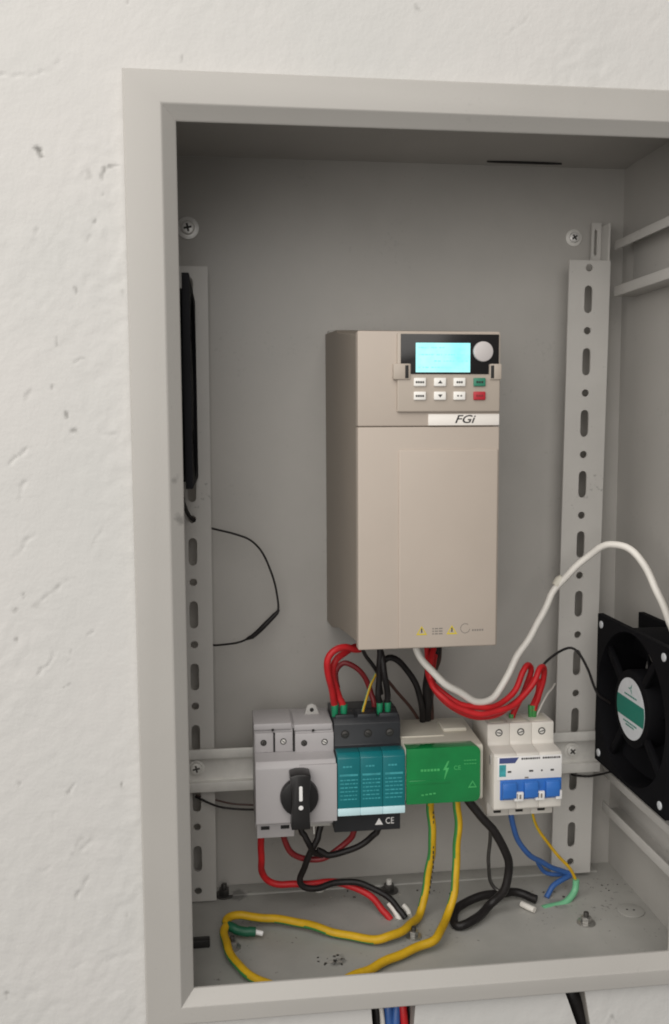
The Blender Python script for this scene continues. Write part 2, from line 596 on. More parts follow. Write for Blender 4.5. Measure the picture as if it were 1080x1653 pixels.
    v = np.stack([X, Y, Z], -1).reshape(-1, 3)
    org = Vector((200, 9, -1700))
    me = bpy.data.meshes.new('wall')
    i = np.arange((mz - 1) * (n - 1))
    a = (i // (n - 1)) * n + i % (n - 1)
    faces = np.stack([a, a + 1, a + n + 1, a + n], -1)
    # the box sits in a pocket of the wall; two chases below let its cables out
    cx, cz = v[faces].mean(1)[:, 0], v[faces].mean(1)[:, 2]
    keep = ~((cx > 1) & (cx < 390) & (cz > -599) & (cz < -1))
    keep &= ~hole.reshape(-1)
    faces = faces[keep]
    me.from_pydata(((v - np.array(org)) * MM).tolist(), [], faces.tolist())
    at_ = me.attributes.new('pit_dark', 'FLOAT', 'POINT')
    at_.data.foreach_set('value', pit_dark.reshape(-1).astype(np.float32))
    me.polygons.foreach_set('use_smooth', [True] * len(me.polygons))
    mt = bpy.data.materials.new('wall_plaster')
    mt.use_nodes = True
    nt = mt.node_tree
    N, L = nt.nodes, nt.links
    b = N['Principled BSDF']
    b.inputs['Roughness'].default_value = .82
    b.inputs['Specular IOR Level'].default_value = .25
    tc = N.new('ShaderNodeTexCoord')
    ns = N.new('ShaderNodeTexNoise')
    ns.inputs['Scale'].default_value = 7
    ns.inputs['Detail'].default_value = 7
    L.new(tc.outputs['Object'], ns.inputs['Vector'])
    cr = N.new('ShaderNodeValToRGB')
    cr.color_ramp.elements[0].position = .3
    cr.color_ramp.elements[0].color = (.545, .542, .525, 1)
    cr.color_ramp.elements[1].position = .7
    cr.color_ramp.elements[1].color = (.585, .570, .553, 1)
    L.new(ns.outputs['Fac'], cr.inputs['Fac'])
    ad = N.new('ShaderNodeAttribute')
    ad.attribute_name = 'pit_dark'
    mx = N.new('ShaderNodeMix')
    mx.data_type = 'RGBA'
    mx.inputs['B'].default_value = (.10, .095, .085, 1)
    L.new(cr.outputs['Color'], mx.inputs['A'])
    L.new(ad.outputs['Fac'], mx.inputs['Factor'])
    L.new(mx.outputs['Result'], b.inputs['Base Color'])
    nb = N.new('ShaderNodeTexNoise')
    nb.inputs['Scale'].default_value = 420
    nb.inputs['Detail'].default_value = 4
    L.new(tc.outputs['Object'], nb.inputs['Vector'])
    bp = N.new('ShaderNodeBump')
    bp.inputs['Strength'].default_value = .22
    bp.inputs['Distance'].default_value = .001
    L.new(nb.outputs['Fac'], bp.inputs['Height'])
    L.new(bp.outputs['Normal'], b.inputs['Normal'])
    me.materials.append(mt)
    o = bpy.data.objects.new('wall', me)
    COL.objects.link(o)
    o.location = W(org)
    o['kind'] = 'structure'
    o['label'] = 'rough white plastered wall with trowel marks, pits and cracks'


_t = [at(598, 1625, 9), at(672, 1625, 9), at(907, 1600, 9), at(941, 1600, 9)]
CHASES = [((_t[0][0], -598.), (_t[1][0], -598.), (_t[0][0] + 5, -665.), (_t[1][0] - 5, -665.)),
          ((_t[2][0], -598.), (_t[3][0], -598.), (_t[2][0] + 24, -665.), (_t[3][0] + 12, -665.))]
make_wall()
for tl, tr, bl, br in CHASES:
    b = MB()
    tl, tr = (tl[0], -600.4), (tr[0], -600.4)
    for (p, q) in ((tl, bl), (tr, br), (bl, br)):
        sg = -1 if p is tl else 1
        off = (0, -2.5) if p is bl else (2.5 * sg, 0)
        b.prism('y', 9.5, 62, [p, q, (q[0] + off[0], q[1] + off[1]), (p[0] + off[0], p[1] + off[1])])
    b.box(tl[0] - 6, br[0] + 6 if br[0] > tr[0] else tr[0] + 6, 62, 64, -668, -600.4)
    o = b.build('cable_chase', 'mortar')
    o['kind'] = 'structure'

# ================================================================ THE CABINET
CW, CH, DEP = 391.0, 600.0, 174.0
cab = thing('electrical_cabinet', 'open grey painted steel electrical cabinet mounted on the white wall', 'cabinet', (0, 0, 0))
cab_org = ORG[cab.name]


def make_frame():
    # profile of the rolled front edge: inset from (left, top, right, bottom) and depth
    prof = [((0, 0, 0, 0), 2.0), ((.3, .3, .3, .3), .9), ((1.2, 1.2, 1.2, 1.2), .15), ((2.6, 2.6, 2.6, 2.6), 0),
            ((21.6, 18.7, 22, 11.0), 0), ((22.4, 19.4, 22.8, 11.7), .2), ((23.2, 20.1, 23.6, 12.4), .9),
            ((30.1, 27.2, 30.4, 20.8), 5.2), ((30.8, 27.9, 31.1, 21.5), 6.2), ((30.8, 27.9, 31.1, 21.5), 7.6), ((29.6, 26.7, 29.9, 20.3), 7.6),
            ((21.6, 18.7, 22, 11), 1.8), ((1.5, 1.5, 1.5, 1.5), 1.8), ((1.2, 1.2, 1.2, 1.2), 6), ((0, 0, 0, 0), 6)]
    v, f = [], []
    for (l, t, r, b), y in prof:
        v += [(l, y, -t), (CW - r, y, -t), (CW - r, y, -CH + b), (l, y, -CH + b)]
    n = len(prof)
    for i in range(n):
        j = (i + 1) % n
        for k in range(4):
            k2 = (k + 1) % 4
            f.append((i * 4 + k, i * 4 + k2, j * 4 + k2, j * 4 + k))
    MB().raw(v, f).build('front_frame', 'paint_frame', cab, angle=30)


make_frame()
MB().box(1.3, CW - 1.3, DEP, DEP + 1.4, -598.6, -1.2).build('back_panel', 'paint', cab)
MB().box(0, 1.2, 6.2, DEP + 1.4, -600, 0).build('side_panel', 'paint', cab)
MB().box(389, CW, 6.2, DEP + 1.4, -600, 0).build('side_panel', 'paint', cab)
MB().box(1.3, 388.9, 6.2, DEP - .05, -1.2, 0).build('top_panel', 'paint', cab)
bp_ = MB().box(1.3, 388.9, 6.2, DEP - .05, -599.9, FLOOR).build('bottom_panel', 'paint_floor', cab)
# low fold along the rear of the floor, and a black strip painting the shade of a ceiling vent slot
MB().prism('x', 48, 372, [(157.5, FLOOR), (173.9, FLOOR), (173.9, FLOOR + 1.6), (158.5, FLOOR + 1.2)], .3).build('floor_fold', 'paint_floor', cab)
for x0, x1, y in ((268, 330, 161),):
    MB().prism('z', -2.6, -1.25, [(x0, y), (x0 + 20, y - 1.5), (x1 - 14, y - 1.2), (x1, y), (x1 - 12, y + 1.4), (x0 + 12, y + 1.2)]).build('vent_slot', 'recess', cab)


def screw_head(name, c, axis, r, parent, washer=1.5, mats=('screw', 'recess', 'zinc'), turn=.2, thick=2.4):
    """Pan head with a cross recess and a washer; axis points away from the panel."""
    q = Vector((0, 0, 1)).rotation_difference(Vector(axis).normalized()).to_matrix().to_4x4() @ Matrix.Rotation(turn, 4, 'Z')
    q.translation = Vector(c)
    b = MB()
    if washer:
        b.cyl((0, 0, 0), (0, 0, 1), r * washer, .9, 28, b=.25, mi=2, M4=q)
    b.cyl((0, 0, .5), (0, 0, 1), r, thick, 24, r2=r * .82, b=.5, M4=q)
    t = .5 + thick
    b.box(-r * .55, r * .55, -r * .14, r * .14, t - .3, t + .06, mi=1, M4=q)
    b.box(-r * .14, r * .14, -r * .55, r * .55, t - .3, t + .07, mi=1, M4=q)
    return b.build(name, list(mats), parent)


screw_head('panel_screw', at(303, 368, 173.9), (0, -1, 0), 5.8, cab, 1.5, mats=('bright_screw', 'recess', 'bright_screw'))
screw_head('panel_screw', at(926, 384, 173.9), (0, -1, 0), 4.6, cab, 1.5, turn=.6, mats=('bright_screw', 'recess', 'zinc'))


def floor_bolt(u, v, r, hgt, mats, pile=True):
    c = fl(u, v, 0)
    b = MB()
    b.cyl(c, (0, 0, 1), r * 1.7, 1.0, 24, b=.2, mi=0)
    b.cyl((c[0], c[1], c[2] + 1), (0, 0, 1), r, hgt * .55, 6, b=.4, mi=0)
    b.cyl((c[0], c[1], c[2] + 1), (0, 0, 1), r * .5, hgt, 14, b=.4, mi=1)
    b.build('floor_bolt', list(mats), cab)


floor_bolt(628, 1438, 4.6, 9, ('dark_steel', 'zinc'))
floor_bolt(946, 1490, 4.2, 8, ('screw', 'dark_steel'))
floor_bolt(668, 1512, 3.6, 7, ('screw', 'dark_steel'))
floor_bolt(362, 1445, 4.6, 9, ('dark_steel', 'dark_steel'))
floor_bolt(375, 1530, 3.8, 8, ('screw', 'dark_steel'))
floor_bolt(515, 1437, 2.6, 5, ('zinc', 'zinc'))
c = (372.5, 93, FLOOR)
b = MB().cyl(c, (0, 0, 1), 10.5, 1.0, 40, b=.35)
for dx, dy in ((-2.5, 1), (2.5, -.5)):
    b.cyl((c[0] + dx, c[1] + dy, c[2] + .95), (0, 0, 1), .9, .2, 10, mi=1)
b.build('knockout_plug', ['paint_floor', 'recess'], cab)
MB().box(1.3, 40, 84, 91, FLOOR, FLOOR + 6, 1.0).build('cable_strap', 'black', cab)


def channel(z1, z0, y0, y1):
    """Lipped strut channel along the right side panel, open towards the inside."""
    t = 1.5
    pr = [(388.9, z1), (371.5, z1), (371.5, z1 - 7), (373, z1 - 7), (373, z1 - t), (387.4, z1 - t), (387.4, z0 + t), (373, z0 + t),
          (373, z0 + 8), (371.5, z0 + 8), (371.5, z0), (388.9, z0)]
    MB().prism('y', y0, y1, pr, .35).build('side_channel', 'rail', cab)


channel(-64, -108, 14, 150)
channel(-500.5, -538, 14, 150)


# ---------------------------------------------------------------- perforated mounting rails
def make_rail(label, xc_top, slope, hole_dx, z_top, z_bot, zs_round, zs_slot, wl, wr, side):
    loc = (xc_top + slope * (z_bot - z_top), 150, z_bot)
    r = thing('mounting_rail', label, 'mounting rail', loc, 'perforated mounting rails')
    sh = Matrix.Identity(4)
    sh[0][2] = slope                       # the rail leans slightly
    sh[0][3] = -slope * z_top
    cells = sorted([(z, 6.0, 6.0) for z in zs_round] + [(z, 6.8, 22.0) for z in zs_slot], reverse=True)
    b = MB()
    zt = z_top
    for i, (z, w, h) in enumerate(cells):
        zb = z_bot if i == len(cells) - 1 else (z - h / 2 + cells[i + 1][0] + cells[i + 1][2] / 2) / 2
        b.holed(xc_top - wl, xc_top + wr, zb, zt, 150, 151.6, xc_top + hole_dx, z, w, h, M4=sh)
        zt = zb
    b.build('face_plate', 'rail', r, angle=50)
    s = MB()
    if side > 0:
        s.box(xc_top + wr - 1.6, xc_top + wr, 151.7, 173.8, z_bot, z_top + 30, .3, M4=sh)
        s.holed(xc_top + wr - 10, xc_top + wr - 1.8, z_top + 3, z_top + 33, 166, 167.4, xc_top + wr - 6.6, z_top + 17, 2.6, 22, M4=sh)
    else:
        s.box(xc_top - wl, xc_top - wl + 1.6, 151.7, 173.8, z_bot, z_top, .3, M4=sh)
    s.build('side_flange', 'rail', r)
    return r


make_rail('perforated grey steel rail standing at the right of the drive', 351, .0118, -.5, -79.5, -593, [-85.3 - 50 * k for k in range(11) if k != 10] + [-582.5],
          [-110.3 - 49.8 * k for k in range(10)], 17.2, 17.2, 1)
make_rail('perforated grey steel rail at the left, half behind the frame', 30, .0035, 1.6, -89, -596,
          [-133 - 50 * k for k in range(10)][:9] + [-587], [-108 - 50.2 * k for k in range(10)], 17.5, 16.2, -1)

# ---------------------------------------------------------------- DIN rail
din = thing('din_rail', 'horizontal metal top-hat rail that carries the row of modules', 'rail', (195, 145, -502))
MB().prism('x', 14, 366, [(143, -466.5), (144.2, -466.5), (144.2, -473.2), (149.9, -473.2), (149.9, -494.8), (144.2, -494.8), (144.2, -501.5), (143, -501.5),
                          (143, -493.8), (148.6, -493.8), (148.6, -474.2), (143, -474.2)], .2).build('hat_section', 'zinc', din)
screw_head('rail_screw', (30.4, 148.4, -483.2), (0, -1, 0), 5.2, din, 1.25, mats=('zinc', 'dark_steel', 'zinc'))
screw_head('rail_screw', (343, 148.4, -484), (0, -1, 0), 5.0, din, 1.35, mats=('zinc', 'dark_steel', 'zinc'), turn=.7)


# ================================================================ FREQUENCY DRIVE
vfd = thing('frequency_drive', 'tall beige frequency drive with a lit screen and keypad', 'frequency drive', (193, 105, -365))
XL, XR, ZT, ZB, YF = 145.2, 242.3, -148.2, -363.6, 36.0
ch = [(46, ZT - 3), (70, ZT + .5), (118, ZT + 6.5), (122, ZT + 9), (173.6, ZT + 11), (173.6, -372), (150, -372), (142, -371), (122, -366), (80, -362.2), (46, -360)]
v, f = [], []
for x0, xs_ in ((139.2, 1), (246.5, -1)):
    for (y, z) in ch:
        k = (y - 46) / 128
        v.append((x0 + xs_ * (1 - k) * (6.6 if xs_ > 0 else 5.2), y, z))
n = len(ch)
f = [tuple(range(n)), tuple(range(2 * n - 1, n - 1, -1))] + [(i, (i + 1) % n, n + (i + 1) % n, n + i) for i in range(n)]
body = MB().raw(v, f).build('chassis', 'chassis', vfd)
# ribs of the heat sink along the left side, and the hook on the top
MB().prism('x', 141, 150, [(150, -142), (172, -137.3), (172, -134.6), (160, -136), (150, -140)], .5).build('hook', 'zinc', body)
# upper and lower covers, a fine joint between them
MB().box(XL, XR, YF, 46.5, -211.4, ZT, 1.0, seg=3).build('upper_cover', 'beige', vfd)
low = MB().box(XL, XR + .4, YF + .1, 46.5, ZB, -211.75, 1.0, seg=3).build('lower_cover', 'beige', vfd)
pan = MB().box(172.8, XR - .6, YF - 1.5, YF + 4, ZB + .4, -227, 1.2, seg=3).build('raised_panel', 'beige', low)


def tri(b, x, y, z, s, mi, w=.5):
    o = [(x, z + s * .58), (x + s * .6, z - s * .42), (x - s * .6, z - s * .42)]
    k = .62
    i = [(x, z + s * .58 * k), (x + s * .6 * k, z - s * .42 * k), (x - s * .6 * k, z - s * .42 * k)]
    for q in range(3):
        r = (q + 1) % 3
        b.prism('y', y, y + .15, [o[q], o[r], i[r], i[q]], mi=mi)


b = MB()
YP = YF - 1.58
tri(b, 188.8, YP, -351.3, 6.4, 0)
b.box(188.4, 189.2, YP, YP + .15, -352.4, -349.3, mi=1)
tri(b, 210.0, YP, -351.4, 6.4, 0)
b.box(209.6, 210.4, YP, YP + .15, -352.5, -349.4, mi=1)
for r0, z in ((0, -349.8), (1, -351.6), (2, -353.4)):
    for k, (x0, w) in enumerate(((196.2, 1.2), (198.0, 2.2), (200.8, 2.6))):
        b.box(x0, x0 + w, YP, YP + .12, z - .45, z + .45, mi=2)
cx, cz = 219.4, -350.2
for k in range(20):
    a0, a1 = 2 * math.pi * k / 24 + .9, 2 * math.pi * (k + 1) / 24 + .9
    b.prism('y', YP, YP + .12, [(cx + 3.5 * math.cos(a0), cz + 3.5 * math.sin(a0)), (cx + 3.5 * math.cos(a1), cz + 3.5 * math.sin(a1)),
                                (cx + 3.0 * math.cos(a1), cz + 3.0 * math.sin(a1)), (cx + 3.0 * math.cos(a0), cz + 3.0 * math.sin(a0))], mi=2)
for k in range(5):
    b.box(224.2 + k * 1.7, 225.4 + k * 1.7, YP, YP + .12, -352.3, -351.0, mi=2)
b.build('warning_print', ['ink_yellow', 'ink', 'ink_grey'], low)

# name plate
np_ = MB().box(193, XR - .2, YF - .7, YF + 2, -210.9, -203.2, .3).build('name_plate', 'plate', vfd)
MB().text('FGi', 7.6, 217.6, YF - .74, -207.0, .12, shear=.32, sx=1.25, weight=.1).build('lettering', 'ink', np_)

# keypad
YK = 33.2
kp = MB().box(171.4, 241.9, YK, YF + 2, -201.9, -149.6, 1.0, seg=3).build('keypad', 'beige2', vfd)
MB().prism('y', YK - .5, YK + 1, [(173.6, -150.4), (240.6, -150.4), (240.6, -170.0), (233.8, -170.0), (233.8, -176.8), (180.4, -176.8), (180.4, -170.0), (173.6, -170.0)], .25).build('display_panel', 'black_gloss', kp)
MB().box(183.7, 220.8, YK - .75, YK - .2, -175.6, -156.2, .2).build('screen', 'lcd', kp)
p_ = MB()
for z, x0, x1 in ((-159.4, 185.5, 203), (-164.0, 185.5, 218), (-168.2, 196, 219), (-172.4, 185.5, 210)):
    x = x0
    while x < x1:
        w_ = random.uniform(.8, 2.4)
        p_.box(x, min(x + w_, x1), YK - .80, YK - .70, z - .45, z + .45)
        x += w_ + random.choice((.5, .6, 1.8))
p_.build('screen_rows', 'lcd_row', kp)
kn = MB().cyl((229.4, YK - .3, -161.9), (0, -1, 0), 6.9, 2.6, 40, r2=6.6, b=.6)
kn.build('dial', 'knob_grey', kp)
for (x0, x1, sx0, sx1) in ((168.6, 180.0, 176.4, 178.8), (234.4, 242.4, 234.9, 237.2)):
    cl = MB().box(x0, x1, YK - 1.2, YK + 3, -180.4, -169.9, .7).build('clip', 'beige2', kp)
    MB().box(sx0, sx1, YK - 1.26, YK - .8, -179.6, -171.0, .1).build('clip_slot', 'recess', cl)
keys = [('white_key', 0, 0, 'dash'), ('white_key', 1, 0, 'up'), ('white_key', 2, 0, 'dash2'), ('green_key', 3, 0, 'run'),
        ('white_key', 0, 1, 'dash'), ('white_key', 1, 1, 'down'), ('white_key', 2, 1, 'ring'), ('red_key', 3, 1, 'stop')]
KX = (186.5, 200.2, 213.5, 227.3)
for mk, cx_, ry, mark in keys:
    x, z = KX[cx_], (-182.1, -191.2)[ry]
    k = MB().box(x - 4.1, x + 4.1, YK - 1.5, YK + .5, z - 2.8, z + 2.8, .6, seg=3).build('key', mk, kp)
    b = MB()
    y = YK - 1.56
    if mark == 'dash':
        for q in range(4):
            b.box(x - 3.0 + q * 1.5, x - 1.8 + q * 1.5, y, y + .12, z - .8, z + .6)
    elif mark == 'dash2':
        for q in range(3):
            b.box(x - 2.2 + q * 1.5, x - 1.0 + q * 1.5, y, y + .12, z - .8, z + .6)
    elif mark == 'up':
        b.prism('y', y, y + .12, [(x - 1.6, z - .9), (x + 1.6, z - .9), (x, z + 1.2)])
    elif mark == 'down':
        b.prism('y', y, y + .12, [(x - 1.6, z + .9), (x, z - 1.2), (x + 1.6, z + .9)])
    elif mark == 'ring':
        b.box(x - 1.7, x - .5, y, y + .12, z - .5, z + .5)
        b.box(x + .5, x + 1.7, y, y + .12, z - .5, z + .5)
    else:
        for q in range(3):
            b.box(x - 2.4 + q * 1.7, x - 1.1 + q * 1.7, y, y + .12, z - .7, z + .7)
    b.build('key_print', 'ink' if mk == 'white_key' else ('green_key' if mk == 'red_key' else 'recess') if mark != 'stop' else 'w_darkred', kp)


# ================================================================ MODULES ON THE DIN RAIL
def term_screw(parent, x, y, z, r=2.4, metal='zinc'):
    b = MB()
    b.cyl((x, y + .02, z), (0, -1, 0), r * 1.25, .25, 20, mi=1)
    b.cyl((x, y - .1, z), (0, -1, 0), r * .9, .35, 18, b=.1)
    q = Matrix.Translation((x, y - .46, z)) @ Matrix.Rotation(random.uniform(0, 3), 4, 'Y')
    b.box(-r * .75, r * .75, -.05, .1, -r * .16, r * .16, mi=1, M4=q)
    return b.build('terminal_screw', [metal, 'recess'], parent)


# rotary isolator ------------------------------------------------------------
iso = thing('rotary_isolator', 'light grey rotary isolator switch with a black knob, leftmost module on the rail', 'switch', (105, 112, -522))
side_hi = [(142.8, -436), (142.8, -515), (103, -515), (103, -505), (86, -505), (82, -503.5), (82, -461.5), (85, -457), (100, -455.5), (100, -441), (104, -436)]
MB().prism('x', 75.4, 135.1, side_hi, .6).build('body', 'iso_grey', iso)
# parting steps of the two halves
MB().box(107.8, 135.6, 81.4, 84, -503.8, -459.9, .5).build('front_plate', 'iso_grey', iso)
for x0, x1, z in ((75.0, 103.6, -437.5), (105.3, 134.2, -439.2)):
    cp = MB().box(x0, x1, 98.5, 134, z - .2, z + 4.6, .7)
    cp.build('terminal_cap', 'iso_grey', iso)
    MB().box((x0 + x1) / 2 - .9, (x0 + x1) / 2 + .9, 98.2, 99.5, z - 1.2, z + .6, .1).build('cap_notch', 'recess', iso)
for x0, x1, z0, z1 in ((76.0, 89.6, -455, -440.2), (91.0, 104.2, -455, -440.2)):
    MB().box(x0, x1, 99.0, 101, z0, z1, .4).build('terminal_face', 'iso_grey', iso)
MB().box(106, 135.3, 98.4, 101, -456, -441.6, .5).build('terminal_face', 'iso_grey', iso)
for x0, x1, z0, z1 in ((89.75, 90.85, -455.2, -440.4), (104.35, 105.85, -456.5, -437.6)):
    MB().box(x0, x1, 99.3, 100.6, z0, z1).build('terminal_gap', 'recess', iso)
for x, y, z, mt_ in ((82.3, 98.95, -447.6, 'dark_steel'), (97.2, 98.95, -447.2, 'zinc'), (112.8, 98.35, -449.0, 'dark_steel'), (128.3, 98.35, -448.8, 'zinc')):
    term_screw(iso, x, y, z, 1.9, mt_)
MB().box(76.4, 104.8, 98, 140, -521.6, -505.4, .6).build('lower_terminal', 'iso_grey', iso)
MB().box(106.5, 133.5, 104, 140, -517.5, -505.4, .6).build('lower_terminal', 'iso_grey2', iso)
for x in (82.8, 97.8):
    MB().box(x - 3.4, x + 3.2, 97.6, 98.6, -515.0, -512.2, .3).build('terminal_mouth', 'recess', iso)
t = MB()
t.prism('y', 122, 125, [(114.5, -437), (127.5, -437), (125.5, -430.5), (124.2, -427.5), (121, -426.3), (117.8, -427.5), (116.5, -430.5)], .5)
t.cyl((121, 121.95, -431), (0, -1, 0), 1.6, .3, 16, mi=1)
t.build('rail_clip', ['iso_grey2', 'recess'], iso)
# knob: disc with a raised grip bar
kx, kz = 107.4, -482.8
knob = MB()
knob.cyl((kx, 81.6, kz), (0, -1, 0), 14.4, 5.5, 48, r2=13.8, b=.8)
q = Matrix.Translation((kx, 0, kz))
knob.prism('y', 66.5, 81.6, [(-7.6, 20.4), (-3, 21.6), (3, 21.6), (7.6, 20.4), (6.6, 9), (6.2, 0), (6.6, -12), (7.0, -19.8), (-7.0, -19.8), (-6.6, -12), (-6.2, 0), (-6.6, 9)], 1.0, M4=q)
kno = knob.build('knob', 'black', iso)
m_ = MB()
m_.prism('y', 66.35, 66.6, [(kx - 1.2 + dx, z) for dx, z in ((0, kz + 2.6), (0, kz + 12.4), (.5, kz + 13.1), (1.9, kz + 13.1), (2.4, kz + 12.4), (2.4, kz + 2.6), (1.9, kz + 1.9), (.5, kz + 1.9))])
m_.cyl((kx, 66.6, kz - 3), (0, -1, 0), 1.7, .25, 20)
m_.build('pointer_mark', 'white_mark', kno)

# surge protector ------------------------------------------------------------
spd = thing('surge_protector', 'black surge protector with three teal modules right of the rotary isolator', 'surge protector', (161, 112, -522))
MB().prism('x', 135.7, 187.0, [(142.8, -432), (142.8, -521.5), (100, -521.5), (100, -500), (91, -499), (91, -456), (100, -453), (100, -436.5), (104, -432.5), (120, -430.6)], .6).build('base', 'spd_black', spd)
for k in range(3):
    x0 = 136.2 + 17.0 * k
    mo = MB().prism('x', x0, x0 + 16.85, [(96, -502), (96, -453.4), (86, -453.4), (82, -456.5), (82, -499.5), (83.5, -501)], .5).build('plug_module', 'teal', spd)
    MB().box(x0 - .05, x0 + 16.9, 81.4, 84, -500.6, -494.8, .5).build('latch_bar', 'pale_blue', mo)
    p_ = MB()
    p_.box(x0 + 1.6, x0 + 15.2, 81.92, 82.1, -470.2, -468.7)
    for j, z in enumerate((-473.2, -476.0, -479.0, -482.0, -485.0, -488.0)):
        xx = x0 + 1.8
        while xx < x0 + 14.4:
            w_ = random.uniform(1.2, 3.4)
            p_.box(xx, min(xx + w_, x0 + 15), 81.92, 82.1, z - .42, z + .42)
            xx += w_ + .7
    for j in range(3):
        p_.box(x0 + 4 + 2.4 * j, x0 + 5.8 + 2.4 * j, 81.92, 82.1, -463.6, -462.4)
    p_.build('print', 'teal_print', mo)
    term_screw(spd, (144.2, 161.8, 178.6)[k], 99.95, -444.2, 2.6, 'dark_steel')
    MB().box(x0 + 1.2, x0 + 15.6, 103.5, 117, -434.6, -430.3, .5).build('wire_entry', 'spd_black', spd)
p_ = MB()
p_.prism('y', 99.85, 100.1, [(167.2, -517), (173.4, -517), (170.3, -511.6)])
p_.text('CE', 7.2, 178.7, 99.93, -514.4, .12, sx=.8)
p_.build('mark_print', 'white_mark', spd)

# green covered block ---------------------------------------------------------
gb = thing('earth_terminal_box', 'cream terminal box with a glossy green cover between surge protector and breaker', 'terminal box', (217, 112, -496))
MB().prism('x', 187.6, 247.3, [(142.8, -449), (142.8, -496), (84, -494), (83, -492), (83, -453), (84.5, -451.2), (112, -450.2)], .8).build('housing', 'cream', gb)
MB().box(223.6, 242.2, 112, 132, -450.2, -447.4, .6).build('top_tab', 'cream', gb)
MB().box(187.7, 222.0, 104, 104.8, -450.6, -449.6, .1).build('seam', 'cream', gb)


def rrect(x0, x1, z0, z1, r, corners=(1, 1, 1, 1), n=5):
    o = []
    for (cx_, cz_, a0, on) in ((x1, z1, 0, corners[0]), (x0, z1, 90, corners[1]), (x0, z0, 180, corners[2]), (x1, z0, 270, corners[3])):
        rr_ = r if on else .4
        ox, oz = cx_ - rr_ * (1 if a0 in (0, 270) else -1), cz_ - rr_ * (1 if a0 in (0, 90) else -1)
        for i in range(n + 1):
            a = math.radians(a0 + 90 * i / n)
            o.append((ox + rr_ * math.cos(a), oz + rr_ * math.sin(a)))
    return o


cov = MB().prism('y', 79.6, 92, rrect(187.9, 244.2, -493.6, -450.9, 4.5, (1, 0, 0, 1)), .7).build('cover', 'green', gb)
p_ = MB()
bx_ = 217.5
p_.prism('y', 79.45, 79.7, [(bx_ + 1.6, -461.3), (bx_ - 2.0, -468.2), (bx_ + .2, -468.2), (bx_ - 1.3, -476.3), (bx_ + 2.6, -466.6), (bx_ + .5, -466.6), (bx_ + 2.8, -461.3)])
for k in range(6):
    p_.box(198.5 + 2.5 * k, 200.3 + 2.5 * k, 79.5, 79.7, -468.6, -466.9)
p_.text('CE', 4.6, 226.4, 79.52, -467.0, .1)
for z in (-461.5, -464.2):
    for k in range(5):
        p_.box(231.5 + 2.0 * k, 233.0 + 2.0 * k, 79.5, 79.7, z - .3, z + .3)
tri(p_, 238.3, 79.5, -480.5, 5.6, 0)
for k in range(4):
    p_.box(199 + 3 * k, 201 + 3 * k, 79.5, 79.7, -487.3 + .3 * k, -486.3 + .3 * k)
p_.build('cover_print', 'green_print', cov)
MB().box(190, 221, 79.3, 80.2, -478.6, -475.4, .25).build('cover_rib', 'green', cov)

# circuit breaker -------------------------------------------------------------
cb = thing('circuit_breaker', 'white three pole circuit breaker with a blue toggle bar, rightmost module', 'circuit breaker', (283, 112, -516))
pr = [(142.8, -452), (142.8, -512), (100, -515.6), (99, -503.5), (83, -503.5), (82, -502), (82, -460.5), (83.5, -459.2), (98.5, -458.2), (100, -456), (100, -442.5), (101, -441.6), (124, -441.8)]
for k in range(3):
    x0 = 255.6 + 17.75 * k
    MB().prism('x', x0, x0 + 17.65, pr, .55).build('pole', 'mcb_white', cb)
    term_screw(cb, (264.6, 282.1, 299.0)[k], 99.95, -448.6, 2.3, 'zinc')
    MB().box(x0 + 5.2, x0 + 11, 98.6, 100.2, -512.6, -508.6, .4).build('terminal_mouth', 'recess', cb)
    MB().box(x0 + 3, x0 + 14.6, 104, 121, -441.9, -441.3, .1).build('wire_entry', 'cream', cb)
fp = MB().box(258.2, 308.6, 81.2, 83, -479.2, -461.2, .3).build('face_label', 'mcb_face', cb)
p_ = MB()
p_.prism('y', 81.05, 81.3, [(259.4, -461.9), (274.6, -461.9), (271.6, -466.2), (259.4, -466.2)])
p_.box(259.4, 264.6, 81.05, 81.3, -476.5, -467.2, mi=2)
for x0, x1 in ((276.6, 291.2), (293.4, 308.0)):
    x = x0
    while x < x1 - .8:
        w_ = random.uniform(.9, 1.7)
        p_.box(x, min(x + w_, x1), 81.05, 81.3, -463.8, -462.4, mi=1)
        x += w_ + .45
for x, w_ in ((267.4, 1.4), (284.4, 1.6), (292.8, .6), (301, 1.3)):
    p_.box(x - w_, x + w_, 81.05, 81.3, -473.6, -472.2, mi=1)
p_.box(279.4, 282.4, 81.05, 81.3, -478.6, -477.4, mi=3)
p_.build('label_print', ['navy', 'ink', 'teal_print', 'ink_grey'], fp)
MB().box(260.4, 308.5, 80.9, 83.5, -495.0, -479.4, .4).build('toggle_recess', 'blue', cb)
for k in range(3):
    x0 = (261.6, 278.6, 295.6)[k]
    tg = MB().prism('x', x0, x0 + 10.6, [(80.8, -480.4), (78.2, -481.5), (77.4, -486), (77.6, -492.5), (80.8, -494.4)], .5).build('toggle', 'blue', cb)
    xw = (270.8, 287.4, 303.6)[k]
    b = MB().box(xw, xw + (7.2 if k < 2 else 4.6), 78.4, 81, -495.4, -488.4, .5)
    if k < 2:
        b.box(xw + 2.0, xw + 2.6, 78.3, 78.6, -493.6, -489.4, mi=1)
        b.box(xw + 3.8, xw + 5.2, 78.3, 78.6, -493.4, -490.0, mi=1)
    b.build('position_flag', ['mcb_face', 'ink_grey'], cb)
MB().box(307.0, 308.9, 83, 100, -500, -462, .3).build('side_latch', 'mcb_white', cb)
MB().prism('x', 254.9, 255.8, [(93, -470), (93, -464), (90, -461.5), (88.5, -464), (89, -470)], .2).build('side_rivet', 'iso_grey2', cb)


